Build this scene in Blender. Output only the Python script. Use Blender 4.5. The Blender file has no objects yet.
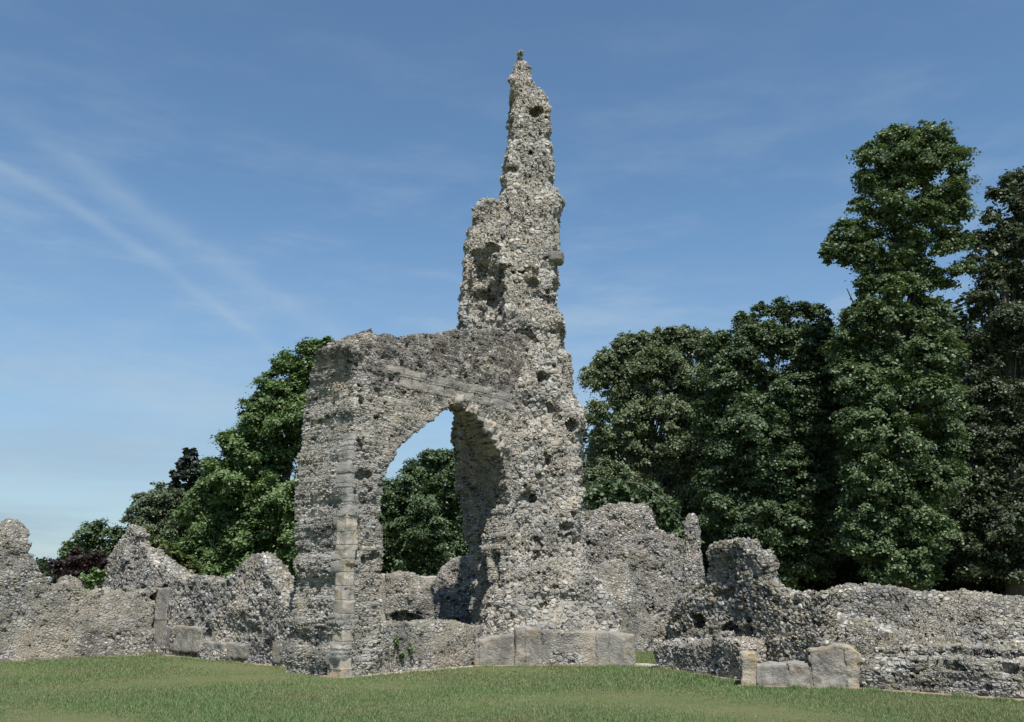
import bpy, math, random
import numpy as np
from mathutils import Matrix, Vector

S = bpy.context.scene
COL = S.collection
R_ = math.radians

# ------------------------------------------------------------------ camera
W, H, FPX = 1024, 722, 900.0
EYE, HORIZON = 1.6, 585.0
PITCH = math.atan((HORIZON - H / 2) / FPX)
CP, SP = math.cos(PITCH), math.sin(PITCH)
cam_d = bpy.data.cameras.new('camera')
cam = bpy.data.objects.new('camera', cam_d)
COL.objects.link(cam)
cam.location = (0, 0, EYE)
cam.rotation_euler = (math.pi / 2 + PITCH, 0, 0)
cam_d.sensor_width = 36.0
cam_d.lens = 36.0 * FPX / W
cam_d.clip_end = 5000
S.camera = cam

def ray(x, y):
    dx, dy = (x - W / 2) / FPX, (H / 2 - y) / FPX
    return np.array([dx, CP - dy * SP, SP + dy * CP])

def ground(x, y, z=0.0):
    d = ray(x, y)
    t = (z - EYE) / d[2]
    return np.array([d[0] * t, d[1] * t])

def at(x, y, Y):
    d = ray(x, y)
    t = Y / d[1]
    return np.array([d[0] * t, Y, EYE + d[2] * t])

class Frame:
    """Vertical wall plane: u runs to the right, v away from the viewer, z up."""
    def __init__(s, a, b):
        s.o = np.array(a, float)[:2]
        d = np.array(b, float)[:2] - s.o
        s.u = d / np.linalg.norm(d)
        s.v = np.array([-s.u[1], s.u[0]])
        s.ang = math.atan2(s.u[1], s.u[0])
        s.M = Matrix.Translation((s.o[0], s.o[1], 0)) @ Matrix.Rotation(s.ang, 4, 'Z')
    def px(s, x, y, v=0.0):
        d = ray(x, y)
        t = (v + s.o @ s.v) / (d[:2] @ s.v)
        p = d[:2] * t - s.o
        return (float(p @ s.u), float(EYE + d[2] * t))
    def poly(s, pts, v=0.0):
        return [s.px(x, y, v) for x, y in pts]
    def world(s, u, v, z):
        p = s.o + s.u * u + s.v * v
        return Vector((p[0], p[1], z))

# ------------------------------------------------------------------ objects
def tag(o, label=None, cat=None, group=None, kind=None):
    for k, val in (('label', label), ('category', cat), ('group', group), ('kind', kind)):
        if val: o[k] = val
    return o

def link(name, me, mat, M=None, parent=None):
    o = bpy.data.objects.new(name, me)
    COL.objects.link(o)
    if mat is not None: me.materials.append(mat)
    if M is not None: o.matrix_world = M
    if parent is not None:
        o.parent = parent
        o.matrix_parent_inverse = parent_M[parent.name].inverted()
    return o

parent_M = {}
def empty(name, M):
    o = bpy.data.objects.new(name, None)
    COL.objects.link(o)
    o.empty_display_size = 0.3
    o.matrix_world = M
    parent_M[o.name] = M.copy()
    return o

def np_mesh(name, V, Q, smooth=True):
    me = bpy.data.meshes.new(name)
    V = np.ascontiguousarray(V, dtype=np.float32)
    Q = np.ascontiguousarray(Q, dtype=np.int32)
    k = Q.shape[1]
    me.vertices.add(len(V)); me.vertices.foreach_set('co', V.ravel())
    me.loops.add(Q.size); me.loops.foreach_set('vertex_index', Q.ravel())
    me.polygons.add(len(Q))
    me.polygons.foreach_set('loop_start', np.arange(0, Q.size, k, dtype=np.int32))
    me.polygons.foreach_set('use_smooth', np.full(len(Q), smooth, dtype=bool))
    me.update(calc_edges=True)
    return me

# ------------------------------------------------------------------ solids from distance fields
def poly_sdf(poly, U, Z):
    P = np.array(poly, float)
    x, y = U[:, None], Z[None, :]
    d = np.full((len(U), len(Z)), 1e9)
    s = np.zeros((len(U), len(Z)), bool)
    n = len(P)
    for i in range(n):
        a, b = P[i], P[i - 1]
        e = b - a
        wx, wy = x - a[0], y - a[1]
        t = np.clip((wx * e[0] + wy * e[1]) / max(e @ e, 1e-12), 0, 1)
        d = np.minimum(d, (wx - e[0] * t) ** 2 + (wy - e[1] * t) ** 2)
        c1, c2 = y >= a[1], y < b[1]
        c3 = e[0] * wy > e[1] * wx
        s ^= (c1 & c2 & c3) | (~c1 & ~c2 & ~c3)
    d = np.sqrt(d)
    return np.where(s, -d, d)

def interp_mat(ax, cell):
    q = ax / cell
    q = q - math.floor(q.min())
    i = np.floor(q).astype(int)
    f = q - i
    f = f * f * (3 - 2 * f)
    m = np.zeros((len(ax), i.max() + 2), np.float32)
    r = np.arange(len(ax))
    m[r, i] = 1 - f
    m[r, i + 1] += f
    return m

def noise3(axes, cell, rng):
    ms = [interp_mat(a, c) for a, c in zip(axes, cell)]
    L = rng.uniform(-1, 1, [m.shape[1] for m in ms]).astype(np.float32)
    L = np.tensordot(ms[0], L, (1, 0))
    L = np.tensordot(L, ms[1], (1, 1)).transpose(0, 2, 1)
    return np.tensordot(L, ms[2], (2, 1))

def noise2(a, b, cell, rng):
    ma, mb = interp_mat(a, cell), interp_mat(b, cell)
    return ma @ rng.uniform(-1, 1, (ma.shape[1], mb.shape[1])).astype(np.float32) @ mb.T

def smax(a, b, k):
    h = np.clip(0.5 - 0.5 * (b - a) / k, 0, 1)
    return b + (a - b) * h + k * h * (1 - h)

def surface_nets(F, org, h):
    nx, ny, nz = F.shape
    Sg = F < 0
    cnt = np.zeros((nx - 1, ny - 1, nz - 1), np.int8)
    corners = [(i, j, k) for i in (0, 1) for j in (0, 1) for k in (0, 1)]
    for i, j, k in corners:
        cnt += Sg[i:nx - 1 + i, j:ny - 1 + j, k:nz - 1 + k]
    act = np.argwhere((cnt > 0) & (cnt < 8))
    ids = np.full(cnt.shape, -1, np.int32)
    ids[act[:, 0], act[:, 1], act[:, 2]] = np.arange(len(act))
    acc = np.zeros((len(act), 3)); num = np.zeros(len(act))
    for c in corners:
        for ax in range(3):
            if c[ax]: continue
            c2 = list(c); c2[ax] = 1
            a = F[act[:, 0] + c[0], act[:, 1] + c[1], act[:, 2] + c[2]]
            b = F[act[:, 0] + c2[0], act[:, 1] + c2[1], act[:, 2] + c2[2]]
            m = (a < 0) != (b < 0)
            t = np.where(m, a / np.where(m, a - b, 1), 0)
            p = np.array(c, float)[None, :].repeat(len(act), 0)
            p[:, ax] += t
            acc[m] += p[m]; num += m
    V = (act + acc / num[:, None]) * h + np.array(org)
    quads = []
    for ax in range(3):
        sl0 = [slice(None)] * 3; sl1 = [slice(None)] * 3
        sl0[ax] = slice(0, -1); sl1[ax] = slice(1, None)
        e = np.argwhere(Sg[tuple(sl0)] != Sg[tuple(sl1)])
        b_, c_ = (ax + 1) % 3, (ax + 2) % 3
        ok = (e[:, b_] > 0) & (e[:, c_] > 0) & (e[:, b_] < F.shape[b_] - 1) & (e[:, c_] < F.shape[c_] - 1)
        e = e[ok]
        def cell(db, dc):
            q = e.copy(); q[:, b_] += db; q[:, c_] += dc
            return ids[q[:, 0], q[:, 1], q[:, 2]]
        q = np.stack([cell(-1, -1), cell(0, -1), cell(0, 0), cell(-1, 0)], 1)
        inside = Sg[e[:, 0], e[:, 1], e[:, 2]]
        q[~inside] = q[~inside][:, ::-1]
        quads.append(q)
    Q = np.concatenate(quads)
    return V, Q[(Q >= 0).all(1)]

SEED = [100]
def solid(name, fr, uz, v, mat, parent=None, h=0.035, amp=1.0, k=0.10, batter=0.0, vz=None,
          cut=(), cut_fn=(), add_fn=(), rag=0.06, big=0.06, base=-0.2, limit=None, z_hi=None):
    """A block of masonry: the outline uz in the wall plane, carried through the thickness v,
    worn by noise, with the cut outlines taken out of it."""
    SEED[0] += 1
    rng = np.random.default_rng(SEED[0])
    P = np.array(uz)
    mg = 0.22
    lo = [P[:, 0].min() - mg, v[0] - mg, base]
    hi = [P[:, 0].max() + mg, v[1] + mg, P[:, 1].max() + mg]
    if limit: lo[0], hi[0] = max(lo[0], limit[0]), min(hi[0], limit[1])
    if z_hi: hi[2] = z_hi
    ax = [np.arange(l, u_ + h, h) for l, u_ in zip(lo, hi)]
    U, Vv, Z = ax
    d = poly_sdf(uz, U, Z)
    d = d + rag * (0.6 * noise2(U, Z, 0.33, rng) + 0.5 * noise2(U, Z, 0.13, rng))
    D = d[:, None, :].astype(np.float32)
    if vz is not None:
        e = poly_sdf(vz, Vv, Z)[None, :, :].astype(np.float32)
    else:
        fb = batter * Z[None, None, :]
        e = np.maximum(v[0] + fb - Vv[None, :, None], Vv[None, :, None] - v[1] + fb).astype(np.float32)
    D = smax(np.broadcast_to(D, (len(U), len(Vv), len(Z))), np.broadcast_to(e, (len(U), len(Vv), len(Z))), k)
    D = D + amp * (big * noise3(ax, (0.75, 0.75, 0.6), rng) + 0.038 * noise3(ax, (0.28, 0.28, 0.22), rng)
                   + 0.017 * noise3(ax, (0.12, 0.12, 0.09), rng))
    G = (U[:, None, None], Vv[None, :, None], Z[None, None, :])
    for fn in add_fn:
        D = np.minimum(D, fn(*G))
    for c in cut:
        cd = poly_sdf(c, U, Z) + 0.05 * noise2(U, Z, 0.14, rng)
        D = smax(D, -cd[:, None, :], 0.05)
    for fn in cut_fn:
        D = smax(D, -(fn(*G) + 0.12 * noise3(ax, (0.24, 0.24, 0.18), rng)), 0.04)
    D = D.astype(np.float32)
    D[0] = D[-1] = 1; D[:, 0] = D[:, -1] = 1; D[:, :, -1] = 1; D[:, :, 0] = 1
    Vx, Q = surface_nets(D, (U[0], Vv[0], Z[0]), h)
    return link(name, np_mesh(name, Vx, Q), mat, fr.M, parent)

def blob(u, v, z, ru, rv, rz):
    m = min(ru, rv, rz)
    return lambda U, V, Z: (np.sqrt(((U - u) / ru) ** 2 + ((V - v) / rv) ** 2 + ((Z - z) / rz) ** 2) - 1) * m

# ------------------------------------------------------------------ materials
class NB:
    def __init__(s, name, world=False):
        if world:
            s.m = bpy.data.worlds.new(name)
        else:
            s.m = bpy.data.materials.new(name)
        s.m.use_nodes = True
        s.t = s.m.node_tree
        s.t.nodes.clear()
    def n(s, kind, ins=None, **props):
        nd = s.t.nodes.new(kind)
        for k, v in props.items(): setattr(nd, k, v)
        for k, v in (ins or {}).items():
            sock = nd.inputs[k]
            if isinstance(v, bpy.types.NodeSocket): s.t.links.new(v, sock)
            else: sock.default_value = v
        return nd
    def math(s, op, a, b=0.0, c=0.0, clamp=False):
        return s.n('ShaderNodeMath', {0: a, 1: b, 2: c}, operation=op, use_clamp=clamp).outputs[0]
    def vmath(s, op, a, b=(0, 0, 0), **kw):
        nd = s.n('ShaderNodeVectorMath', {0: a, 1: b}, operation=op)
        return nd.outputs['Value' if op in ('DOT_PRODUCT', 'LENGTH') else 'Vector']
    def mix(s, f, a, b, mode='MIX'):
        nd = s.n('ShaderNodeMix', data_type='RGBA', blend_type=mode, clamp_factor=True)
        for i, v in ((0, f), (6, a), (7, b)):
            if isinstance(v, bpy.types.NodeSocket): s.t.links.new(v, nd.inputs[i])
            else: nd.inputs[i].default_value = (v if i == 0 else (*v, 1) if len(v) == 3 else v)
        return nd.outputs[2]
    def ramp(s, f, stops, interp='LINEAR'):
        nd = s.n('ShaderNodeValToRGB', {0: f})
        r = nd.color_ramp; r.interpolation = interp
        while len(r.elements) < len(stops): r.elements.new(0.5)
        for e, (p, c) in zip(r.elements, stops):
            e.position = p
            e.color = (c, c, c, 1) if isinstance(c, (int, float)) else (*c, 1)
        return nd.outputs[0]
    def noise(s, vec, scale, detail=3, rough=0.55):
        return s.n('ShaderNodeTexNoise', {'Vector': vec, 'Scale': scale, 'Detail': detail, 'Roughness': rough})
    def step(s, x, a, b):
        return s.n('ShaderNodeMapRange', {0: x, 1: a, 2: b, 3: 0.0, 4: 1.0}, interpolation_type='SMOOTHSTEP').outputs[0]

def flint(name, scale=9.0, squash=1.6, amp=0.035, mortar=(0.34, 0.30, 0.245), tint=(1, 1, 1), hole=0.07,
          contrast=1.0, stain=0.35, plaster=0.0, warm=0.3, joint=0.11, moss=0.5, rand=0.92, zones=(), dark_top=None, course=0.0):
    """Flint and rubble set in lime mortar: single stones, gaps and lost stones are displaced for real."""
    b = NB(name)
    co = b.n('ShaderNodeTexCoord').outputs['Object']
    wob = b.noise(co, 5.0, 2)
    wv = b.vmath('SCALE', b.vmath('SUBTRACT', wob.outputs['Color'], (0.5, 0.5, 0.5)))
    wv.node.inputs['Scale'].default_value = 0.07
    p = b.vmath('MULTIPLY', b.vmath('ADD', co, wv), (1, 1, squash))
    big = b.noise(co, 0.55, 3)
    mid = b.noise(co, 2.3, 4)
    fine = b.noise(co, 38.0, 4, 0.65)
    fac_big = b.step(big.outputs['Fac'], 0.40, 0.62)
    v1 = b.n('ShaderNodeTexVoronoi', {'Vector': p, 'Scale': scale, 'Randomness': rand})
    e1 = b.n('ShaderNodeTexVoronoi', {'Vector': p, 'Scale': scale, 'Randomness': rand}, feature='DISTANCE_TO_EDGE')
    p2 = b.vmath('ADD', p, (3.7, 1.3, 9.1))
    v2 = b.n('ShaderNodeTexVoronoi', {'Vector': p2, 'Scale': scale * 1.75})
    e2 = b.n('ShaderNodeTexVoronoi', {'Vector': p2, 'Scale': scale * 1.75}, feature='DISTANCE_TO_EDGE')
    small = b.step(b.noise(co, 1.3, 2).outputs['Fac'], 0.5, 0.56)
    def mixf(f, x, y): return b.math('ADD', b.math('MULTIPLY', y, f), b.math('MULTIPLY', x, b.math('SUBTRACT', 1.0, f)))
    sep1 = b.n('ShaderNodeSeparateColor', {0: v1.outputs['Color']})
    sep2 = b.n('ShaderNodeSeparateColor', {0: v2.outputs['Color']})
    r = mixf(small, sep1.outputs[0], sep2.outputs[0])
    g = mixf(small, sep1.outputs[1], sep2.outputs[1])
    bl = mixf(small, sep1.outputs[2], sep2.outputs[2])
    edge = mixf(small, e1.outputs['Distance'], e2.outputs['Distance'])
    stone = b.step(edge, joint * 0.35, joint * 1.9)
    lost = b.math('LESS_THAN', g, hole)
    if course:
        cz = b.n('ShaderNodeSeparateXYZ', {0: b.vmath('ADD', co, b.vmath('MULTIPLY', b.vmath('SUBTRACT', b.noise(co, 1.6, 4, 0.7).outputs['Color'], (0.5, 0.5, 0.5)), (0, 0, 0.16)))}).outputs[2]
        tri = b.math('ABSOLUTE', b.math('SUBTRACT', b.math('FRACT', b.math('DIVIDE', cz, course)), 0.5))
        bed = b.math('SUBTRACT', 1.0, b.math('MULTIPLY', b.step(tri, 0.34, 0.47), b.step(b.noise(co, 1.1, 3).outputs['Fac'], 0.36, 0.5)))
        stone = b.math('MULTIPLY', stone, bed)
    # stone colours: dark broken flint, grey, white cortex, tan
    sc = b.ramp(r, [(0.0, (0.05, 0.05, 0.055)), (0.10, (0.12, 0.12, 0.125)), (0.26, (0.265, 0.265, 0.26)),
                    (0.55, (0.385, 0.38, 0.365)), (0.80, (0.49, 0.48, 0.46)), (0.91, (0.41, 0.36, 0.295)), (1.0, (0.60, 0.59, 0.565))])
    if contrast != 1.0:
        sc = b.n('ShaderNodeBrightContrast', {0: sc, 'Bright': 0.0, 'Contrast': contrast - 1.0}).outputs[0]
    sc = b.mix(b.math('MULTIPLY', b.step(fine.outputs['Fac'], 0.45, 0.7), 0.45), sc, (0.50, 0.48, 0.44))
    sc = b.mix(b.math('MULTIPLY', b.step(b.noise(co, 17.0, 3).outputs['Fac'], 0.54, 0.66), 0.55), sc, (0.10, 0.10, 0.10))
    mo = b.mix(b.math('MULTIPLY', fac_big, warm), mortar, (0.42, 0.35, 0.27))
    mo = b.mix(b.step(mid.outputs['Fac'], 0.35, 0.7), mo, (mortar[0] * 0.62, mortar[1] * 0.62, mortar[2] * 0.62))
    col = b.mix(stone, mo, sc)
    # mortar smeared over the stones
    smear = b.math('MULTIPLY', b.step(b.noise(co, 3.4, 5, 0.7).outputs['Fac'], 0.50, 0.62), 0.35 + plaster)
    if plaster: smear = b.math('MAXIMUM', smear, b.math('MULTIPLY', b.step(big.outputs['Fac'], 0.52, 0.58), plaster))
    col = b.mix(smear, col, mo)
    tone = b.noise(b.vmath('ADD', co, (5, 9, 2)), 0.8, 5, 0.6).outputs['Fac']
    col = b.mix(1.0, col, b.ramp(tone, [(0.30, (0.66, 0.66, 0.67)), (0.47, (0.95, 0.95, 0.945)), (0.60, (1.06, 1.02, 0.96)), (0.75, (1.14, 1.12, 1.09))]), 'MULTIPLY')
    # weather stains and lichen
    geo = b.n('ShaderNodeNewGeometry')
    nz = b.n('ShaderNodeSeparateXYZ', {0: geo.outputs['Normal']}).outputs[2]
    st = b.math('MULTIPLY', b.step(b.noise(b.vmath('MULTIPLY', co, (1, 1, 0.45)), 1.1, 5, 0.65).outputs['Fac'], 0.5, 0.7), stain)
    col = b.mix(st, col, (0.13, 0.128, 0.12))
    up = b.math('MULTIPLY', b.step(nz, 0.48, 0.85), moss)
    col = b.mix(b.math('MULTIPLY', up, b.step(b.noise(co, 3.5, 5, 0.7).outputs['Fac'], 0.42, 0.56)), col, (0.15, 0.135, 0.06))
    yl = b.math('MULTIPLY', b.step(b.noise(b.vmath('ADD', co, (8, 2, 5)), 1.9, 5, 0.75).outputs['Fac'], 0.60, 0.70), 0.32 * warm + 0.08)
    col = b.mix(yl, col, (0.32, 0.25, 0.15))
    if dark_top:
        zz = b.n('ShaderNodeSeparateXYZ', {0: co}).outputs[2]
        dt = b.step(b.math('ADD', zz, b.math('MULTIPLY', b.math('SUBTRACT', mid.outputs['Fac'], 0.5), 1.6)), dark_top[0], dark_top[1])
        dt = b.math('MULTIPLY', dt, b.step(b.noise(co, 5.0, 4, 0.7).outputs['Fac'], 0.40, 0.56))
        col = b.mix(b.math('MULTIPLY', dt, 0.75), col, (0.085, 0.072, 0.064))
    zmask = None
    for (u0, u1, z0, z1, bw, bh, ca, cb) in zones:
        wz = b.vmath('ADD', co, b.vmath('MULTIPLY', b.vmath('SUBTRACT', b.noise(co, 4.5, 4, 0.65).outputs['Color'], (0.5, 0.5, 0.5)), (0.16, 0.0, 0.10)))
        sp = b.n('ShaderNodeSeparateXYZ', {0: wz})
        m = b.math('MULTIPLY', b.math('MULTIPLY', b.step(sp.outputs[0], u0 - 0.015, u0 + 0.015), b.step(sp.outputs[0], u1 + 0.015, u1 - 0.015)),
                   b.math('MULTIPLY', b.step(sp.outputs[2], z0 - 0.015, z0 + 0.015), b.step(sp.outputs[2], z1 + 0.015, z1 - 0.015)))
        m = b.math('MULTIPLY', m, b.math('LESS_THAN', sp.outputs[1], 0.35))
        m = b.math('MULTIPLY', m, b.step(b.noise(co, 1.7, 4, 0.6).outputs['Fac'], 0.36, 0.42))
        bv = b.n('ShaderNodeCombineXYZ', {0: b.math('SUBTRACT', sp.outputs[0], u0), 1: b.math('SUBTRACT', sp.outputs[2], z0), 2: 0.0}).outputs[0]
        br = b.n('ShaderNodeTexBrick', {'Vector': bv, 'Color1': (*ca, 1), 'Color2': (*cb, 1), 'Mortar': (0.15, 0.135, 0.115, 1), 'Scale': 1.0,
                                        'Mortar Size': 0.016, 'Mortar Smooth': 0.4, 'Brick Width': bw, 'Row Height': bh})
        ac = b.mix(b.math('MULTIPLY', b.step(b.noise(co, 3.2, 5, 0.7).outputs['Fac'], 0.45, 0.62), 0.6), br.outputs['Color'], (0.15, 0.145, 0.135))
        ac = b.mix(b.math('MULTIPLY', b.step(fine.outputs['Fac'], 0.5, 0.7), 0.5), ac, (0.44, 0.42, 0.38))
        col = b.mix(m, col, ac)
        zmask = (m, br.outputs['Fac']) if zmask is None else (b.math('MAXIMUM', m, zmask[0]), b.math('MAXIMUM', br.outputs['Fac'], zmask[1]))
    col = b.mix(1.0, col, tint, 'MULTIPLY')
    bsdf = b.n('ShaderNodeBsdfPrincipled', {'Base Color': col, 'Roughness': 0.9})
    bsdf.inputs['Specular IOR Level'].default_value = 0.25
    # relief
    hgt = b.math('MULTIPLY', stone, b.math('ADD', 0.45, b.math('MULTIPLY', bl, 0.75)))
    hgt = b.math('SUBTRACT', hgt, b.math('MULTIPLY', lost, 2.0))
    hgt = b.math('MULTIPLY', hgt, b.math('SUBTRACT', 1.0, b.math('MULTIPLY', smear, 0.75)))
    hgt = b.math('ADD', hgt, b.math('MULTIPLY', b.math('SUBTRACT', mid.outputs['Fac'], 0.5), 0.9))
    hgt = b.math('ADD', hgt, b.math('MULTIPLY', b.math('SUBTRACT', fine.outputs['Fac'], 0.5), 0.45))
    if zmask:
        flat = b.math('SUBTRACT', b.math('ADD', 0.75, b.math('MULTIPLY', fine.outputs['Fac'], 0.5)), b.math('MULTIPLY', zmask[1], 0.7))
        hgt = mixf(zmask[0], hgt, flat)
    disp = b.n('ShaderNodeDisplacement', {'Height': hgt, 'Midlevel': 0.5, 'Scale': amp})
    out = b.n('ShaderNodeOutputMaterial', {'Surface': bsdf.outputs[0], 'Displacement': disp.outputs[0]})
    b.m.displacement_method = 'BOTH'
    return b.m

def ashlar(name, bw=0.42, bh=0.24, col_a=(0.40, 0.34, 0.26), col_b=(0.26, 0.245, 0.22), amp=0.012, stain=0.6, yellow=0.3, off=(0.13, 0.0, 0.07)):
    b = NB(name)
    co = b.n('ShaderNodeTexCoord').outputs['Object']
    sx = b.n('ShaderNodeSeparateXYZ', {0: b.vmath('ADD', co, off)})
    wob = b.noise(co, 4.0, 3)
    u = b.math('ADD', b.math('ADD', sx.outputs[0], b.math('MULTIPLY', sx.outputs[1], 0.83)), b.math('MULTIPLY', wob.outputs['Fac'], 0.05))
    z = b.math('ADD', sx.outputs[2], b.math('MULTIPLY', b.noise(co, 2.7, 2).outputs['Fac'], 0.05))
    vec = b.n('ShaderNodeCombineXYZ', {0: u, 1: z, 2: 0.0}).outputs[0]
    br = b.n('ShaderNodeTexBrick', {'Vector': vec, 'Color1': (*col_a, 1), 'Color2': (*col_b, 1), 'Mortar': (0.2, 0.18, 0.15, 1),
                                    'Scale': 1.0, 'Mortar Size': 0.012, 'Mortar Smooth': 0.5, 'Brick Width': bw, 'Row Height': bh})
    col = b.mix(b.math('MULTIPLY', b.step(b.noise(co, 7.0, 5, 0.7).outputs['Fac'], 0.42, 0.66), 0.6), br.outputs['Color'], (0.34, 0.32, 0.28))
    col = b.mix(b.math('MULTIPLY', b.step(b.noise(b.vmath('MULTIPLY', co, (1, 1, 0.35)), 2.4, 5, 0.7).outputs['Fac'], 0.46, 0.62), stain), col, (0.125, 0.12, 0.11))
    col = b.mix(b.math('MULTIPLY', b.step(b.noise(b.vmath('ADD', co, (3, 7, 1)), 2.6, 4, 0.7).outputs['Fac'], 0.50, 0.62), yellow), col, (0.42, 0.28, 0.12))
    col = b.mix(b.math('MULTIPLY', b.step(b.noise(co, 30.0, 3).outputs['Fac'], 0.55, 0.7), 0.5), col, (0.12, 0.11, 0.10))
    bsdf = b.n('ShaderNodeBsdfPrincipled', {'Base Color': col, 'Roughness': 0.9})
    bsdf.inputs['Specular IOR Level'].default_value = 0.25
    hgt = b.math('SUBTRACT', b.math('MULTIPLY', b.noise(co, 6.0, 6, 0.7).outputs['Fac'], 2.2), b.math('MULTIPLY', br.outputs['Fac'], 1.0))
    disp = b.n('ShaderNodeDisplacement', {'Height': hgt, 'Midlevel': 1.0, 'Scale': amp})
    b.n('ShaderNodeOutputMaterial', {'Surface': bsdf.outputs[0], 'Displacement': disp.outputs[0]})
    b.m.displacement_method = 'BOTH'
    return b.m

def leaf_mat(name, c1, c2, c3, trans=0.22):
    b = NB(name)
    geo = b.n('ShaderNodeNewGeometry')
    co = b.n('ShaderNodeTexCoord').outputs['Object']
    col = b.ramp(geo.outputs['Random Per Island'], [(0.0, c1), (0.55, c2), (1.0, c3)])
    big = b.noise(co, 0.45, 2)
    col = b.mix(b.math('MULTIPLY', b.step(big.outputs['Fac'], 0.4, 0.62), 0.4), col, tuple(c * 0.7 for c in c1))
    d = b.n('ShaderNodeBsdfPrincipled', {'Base Color': col, 'Roughness': 0.5})
    d.inputs['Specular IOR Level'].default_value = 0.35
    tcol = b.mix(1.0, col, (1.15, 1.2, 0.5), 'MULTIPLY')
    t = b.n('ShaderNodeBsdfTranslucent', {'Color': tcol})
    mx = b.n('ShaderNodeMixShader', {0: trans, 1: d.outputs[0], 2: t.outputs[0]})
    b.n('ShaderNodeOutputMaterial', {'Surface': mx.outputs[0]})
    return b.m

def bark_mat():
    b = NB('bark')
    co = b.n('ShaderNodeTexCoord').outputs['Object']
    n = b.noise(b.vmath('MULTIPLY', co, (1, 1, 0.25)), 9.0, 5, 0.7)
    col = b.ramp(n.outputs['Fac'], [(0.3, (0.035, 0.03, 0.024)), (0.7, (0.13, 0.115, 0.09))])
    d = b.n('ShaderNodeBsdfPrincipled', {'Base Color': col, 'Roughness': 0.95})
    bm = b.n('ShaderNodeBump', {'Height': n.outputs['Fac'], 'Strength': 0.8, 'Distance': 0.03})
    b.t.links.new(bm.outputs[0], d.inputs['Normal'])
    b.n('ShaderNodeOutputMaterial', {'Surface': d.outputs[0]})
    return b.m

def lawn_mat():
    b = NB('lawn')
    co = b.n('ShaderNodeTexCoord').outputs['Object']
    a = b.noise(co, 0.35, 4)
    c = b.noise(co, 3.2, 5, 0.7)
    f = b.noise(co, 60.0, 4, 0.7)
    col = b.mix(b.step(a.outputs['Fac'], 0.35, 0.65), (0.115, 0.145, 0.052), (0.165, 0.165, 0.075))
    col = b.mix(b.math('MULTIPLY', b.step(c.outputs['Fac'], 0.48, 0.68), 0.6), col, (0.22, 0.19, 0.105))
    col = b.mix(b.math('MULTIPLY', b.step(f.outputs['Fac'], 0.5, 0.7), 0.6), col, (0.075, 0.10, 0.04))
    d = b.n('ShaderNodeBsdfPrincipled', {'Base Color': col, 'Roughness': 0.95})
    d.inputs['Specular IOR Level'].default_value = 0.15
    bm = b.n('ShaderNodeBump', {'Height': f.outputs['Fac'], 'Strength': 1.0, 'Distance': 0.03})
    b.t.links.new(bm.outputs[0], d.inputs['Normal'])
    b.n('ShaderNodeOutputMaterial', {'Surface': d.outputs[0]})
    return b.m

def blade_mat():
    b = NB('grass_blade')
    geo = b.n('ShaderNodeNewGeometry')
    co = b.n('ShaderNodeTexCoord').outputs['Object']
    col = b.ramp(geo.outputs['Random Per Island'], [(0.0, (0.105, 0.168, 0.058)), (0.6, (0.155, 0.232, 0.09)), (0.88, (0.21, 0.258, 0.115)), (1.0, (0.36, 0.31, 0.18))])
    a = b.noise(co, 0.4, 5, 0.7)
    col = b.mix(b.math('MULTIPLY', b.step(a.outputs['Fac'], 0.42, 0.66), 0.55), col, (0.24, 0.215, 0.115))
    d = b.n('ShaderNodeBsdfPrincipled', {'Base Color': col, 'Roughness': 0.6})
    d.inputs['Specular IOR Level'].default_value = 0.2
    t = b.n('ShaderNodeBsdfTranslucent', {'Color': col})
    mx = b.n('ShaderNodeMixShader', {0: 0.25, 1: d.outputs[0], 2: t.outputs[0]})
    b.n('ShaderNodeOutputMaterial', {'Surface': mx.outputs[0]})
    return b.m

def earth_mat(name, c1, c2):
    b = NB(name)
    co = b.n('ShaderNodeTexCoord').outputs['Object']
    n = b.noise(co, 6.0, 6, 0.7)
    col = b.ramp(n.outputs['Fac'], [(0.3, c1), (0.7, c2)])
    d = b.n('ShaderNodeBsdfPrincipled', {'Base Color': col, 'Roughness': 0.95})
    bm = b.n('ShaderNodeBump', {'Height': b.noise(co, 40, 4).outputs['Fac'], 'Strength': 0.7, 'Distance': 0.02})
    b.t.links.new(bm.outputs[0], d.inputs['Normal'])
    b.n('ShaderNodeOutputMaterial', {'Surface': d.outputs[0]})
    return b.m

M_CORE = flint('rubble_core', 7.6, 1.3, 0.056, mortar=(0.38, 0.35, 0.30), warm=0.5, hole=0.12, stain=0.2, plaster=0.22)
M_GREY = flint('weathered_flint', 10.5, 1.5, 0.036, mortar=(0.26, 0.24, 0.205), stain=0.5, warm=0.3, plaster=0.45, moss=0.8)
M_GREY2 = flint('pale_weathered_flint', 9.6, 1.5, 0.042, mortar=(0.27, 0.24, 0.215), hole=0.12, stain=0.25, warm=0.3, moss=0.8)
M_RIGHT = flint('black_and_white_flint', 8.6, 1.45, 0.055, mortar=(0.24, 0.215, 0.18), hole=0.14, contrast=1.08, stain=0.25, warm=0.35, moss=0.95)
M_RIGHT2 = flint('dull_flint', 10.5, 1.5, 0.045, mortar=(0.25, 0.23, 0.195), hole=0.11, stain=0.35, warm=0.3, moss=0.7)
M_FRONT = flint('coursed_front_flint', 10.5, 1.7, 0.042, mortar=(0.24, 0.225, 0.19), hole=0.11, stain=0.3, warm=0.3, moss=0.6, rand=0.75, course=0.125)
M_PLINTH = flint('patched_flint', 9.5, 1.4, 0.03, mortar=(0.27, 0.255, 0.22), stain=0.5, warm=0.3, plaster=0.75, moss=0.6)
M_ASH = ashlar('pale_ashlar', 0.42, 0.24, yellow=0.35, stain=0.35)
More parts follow.
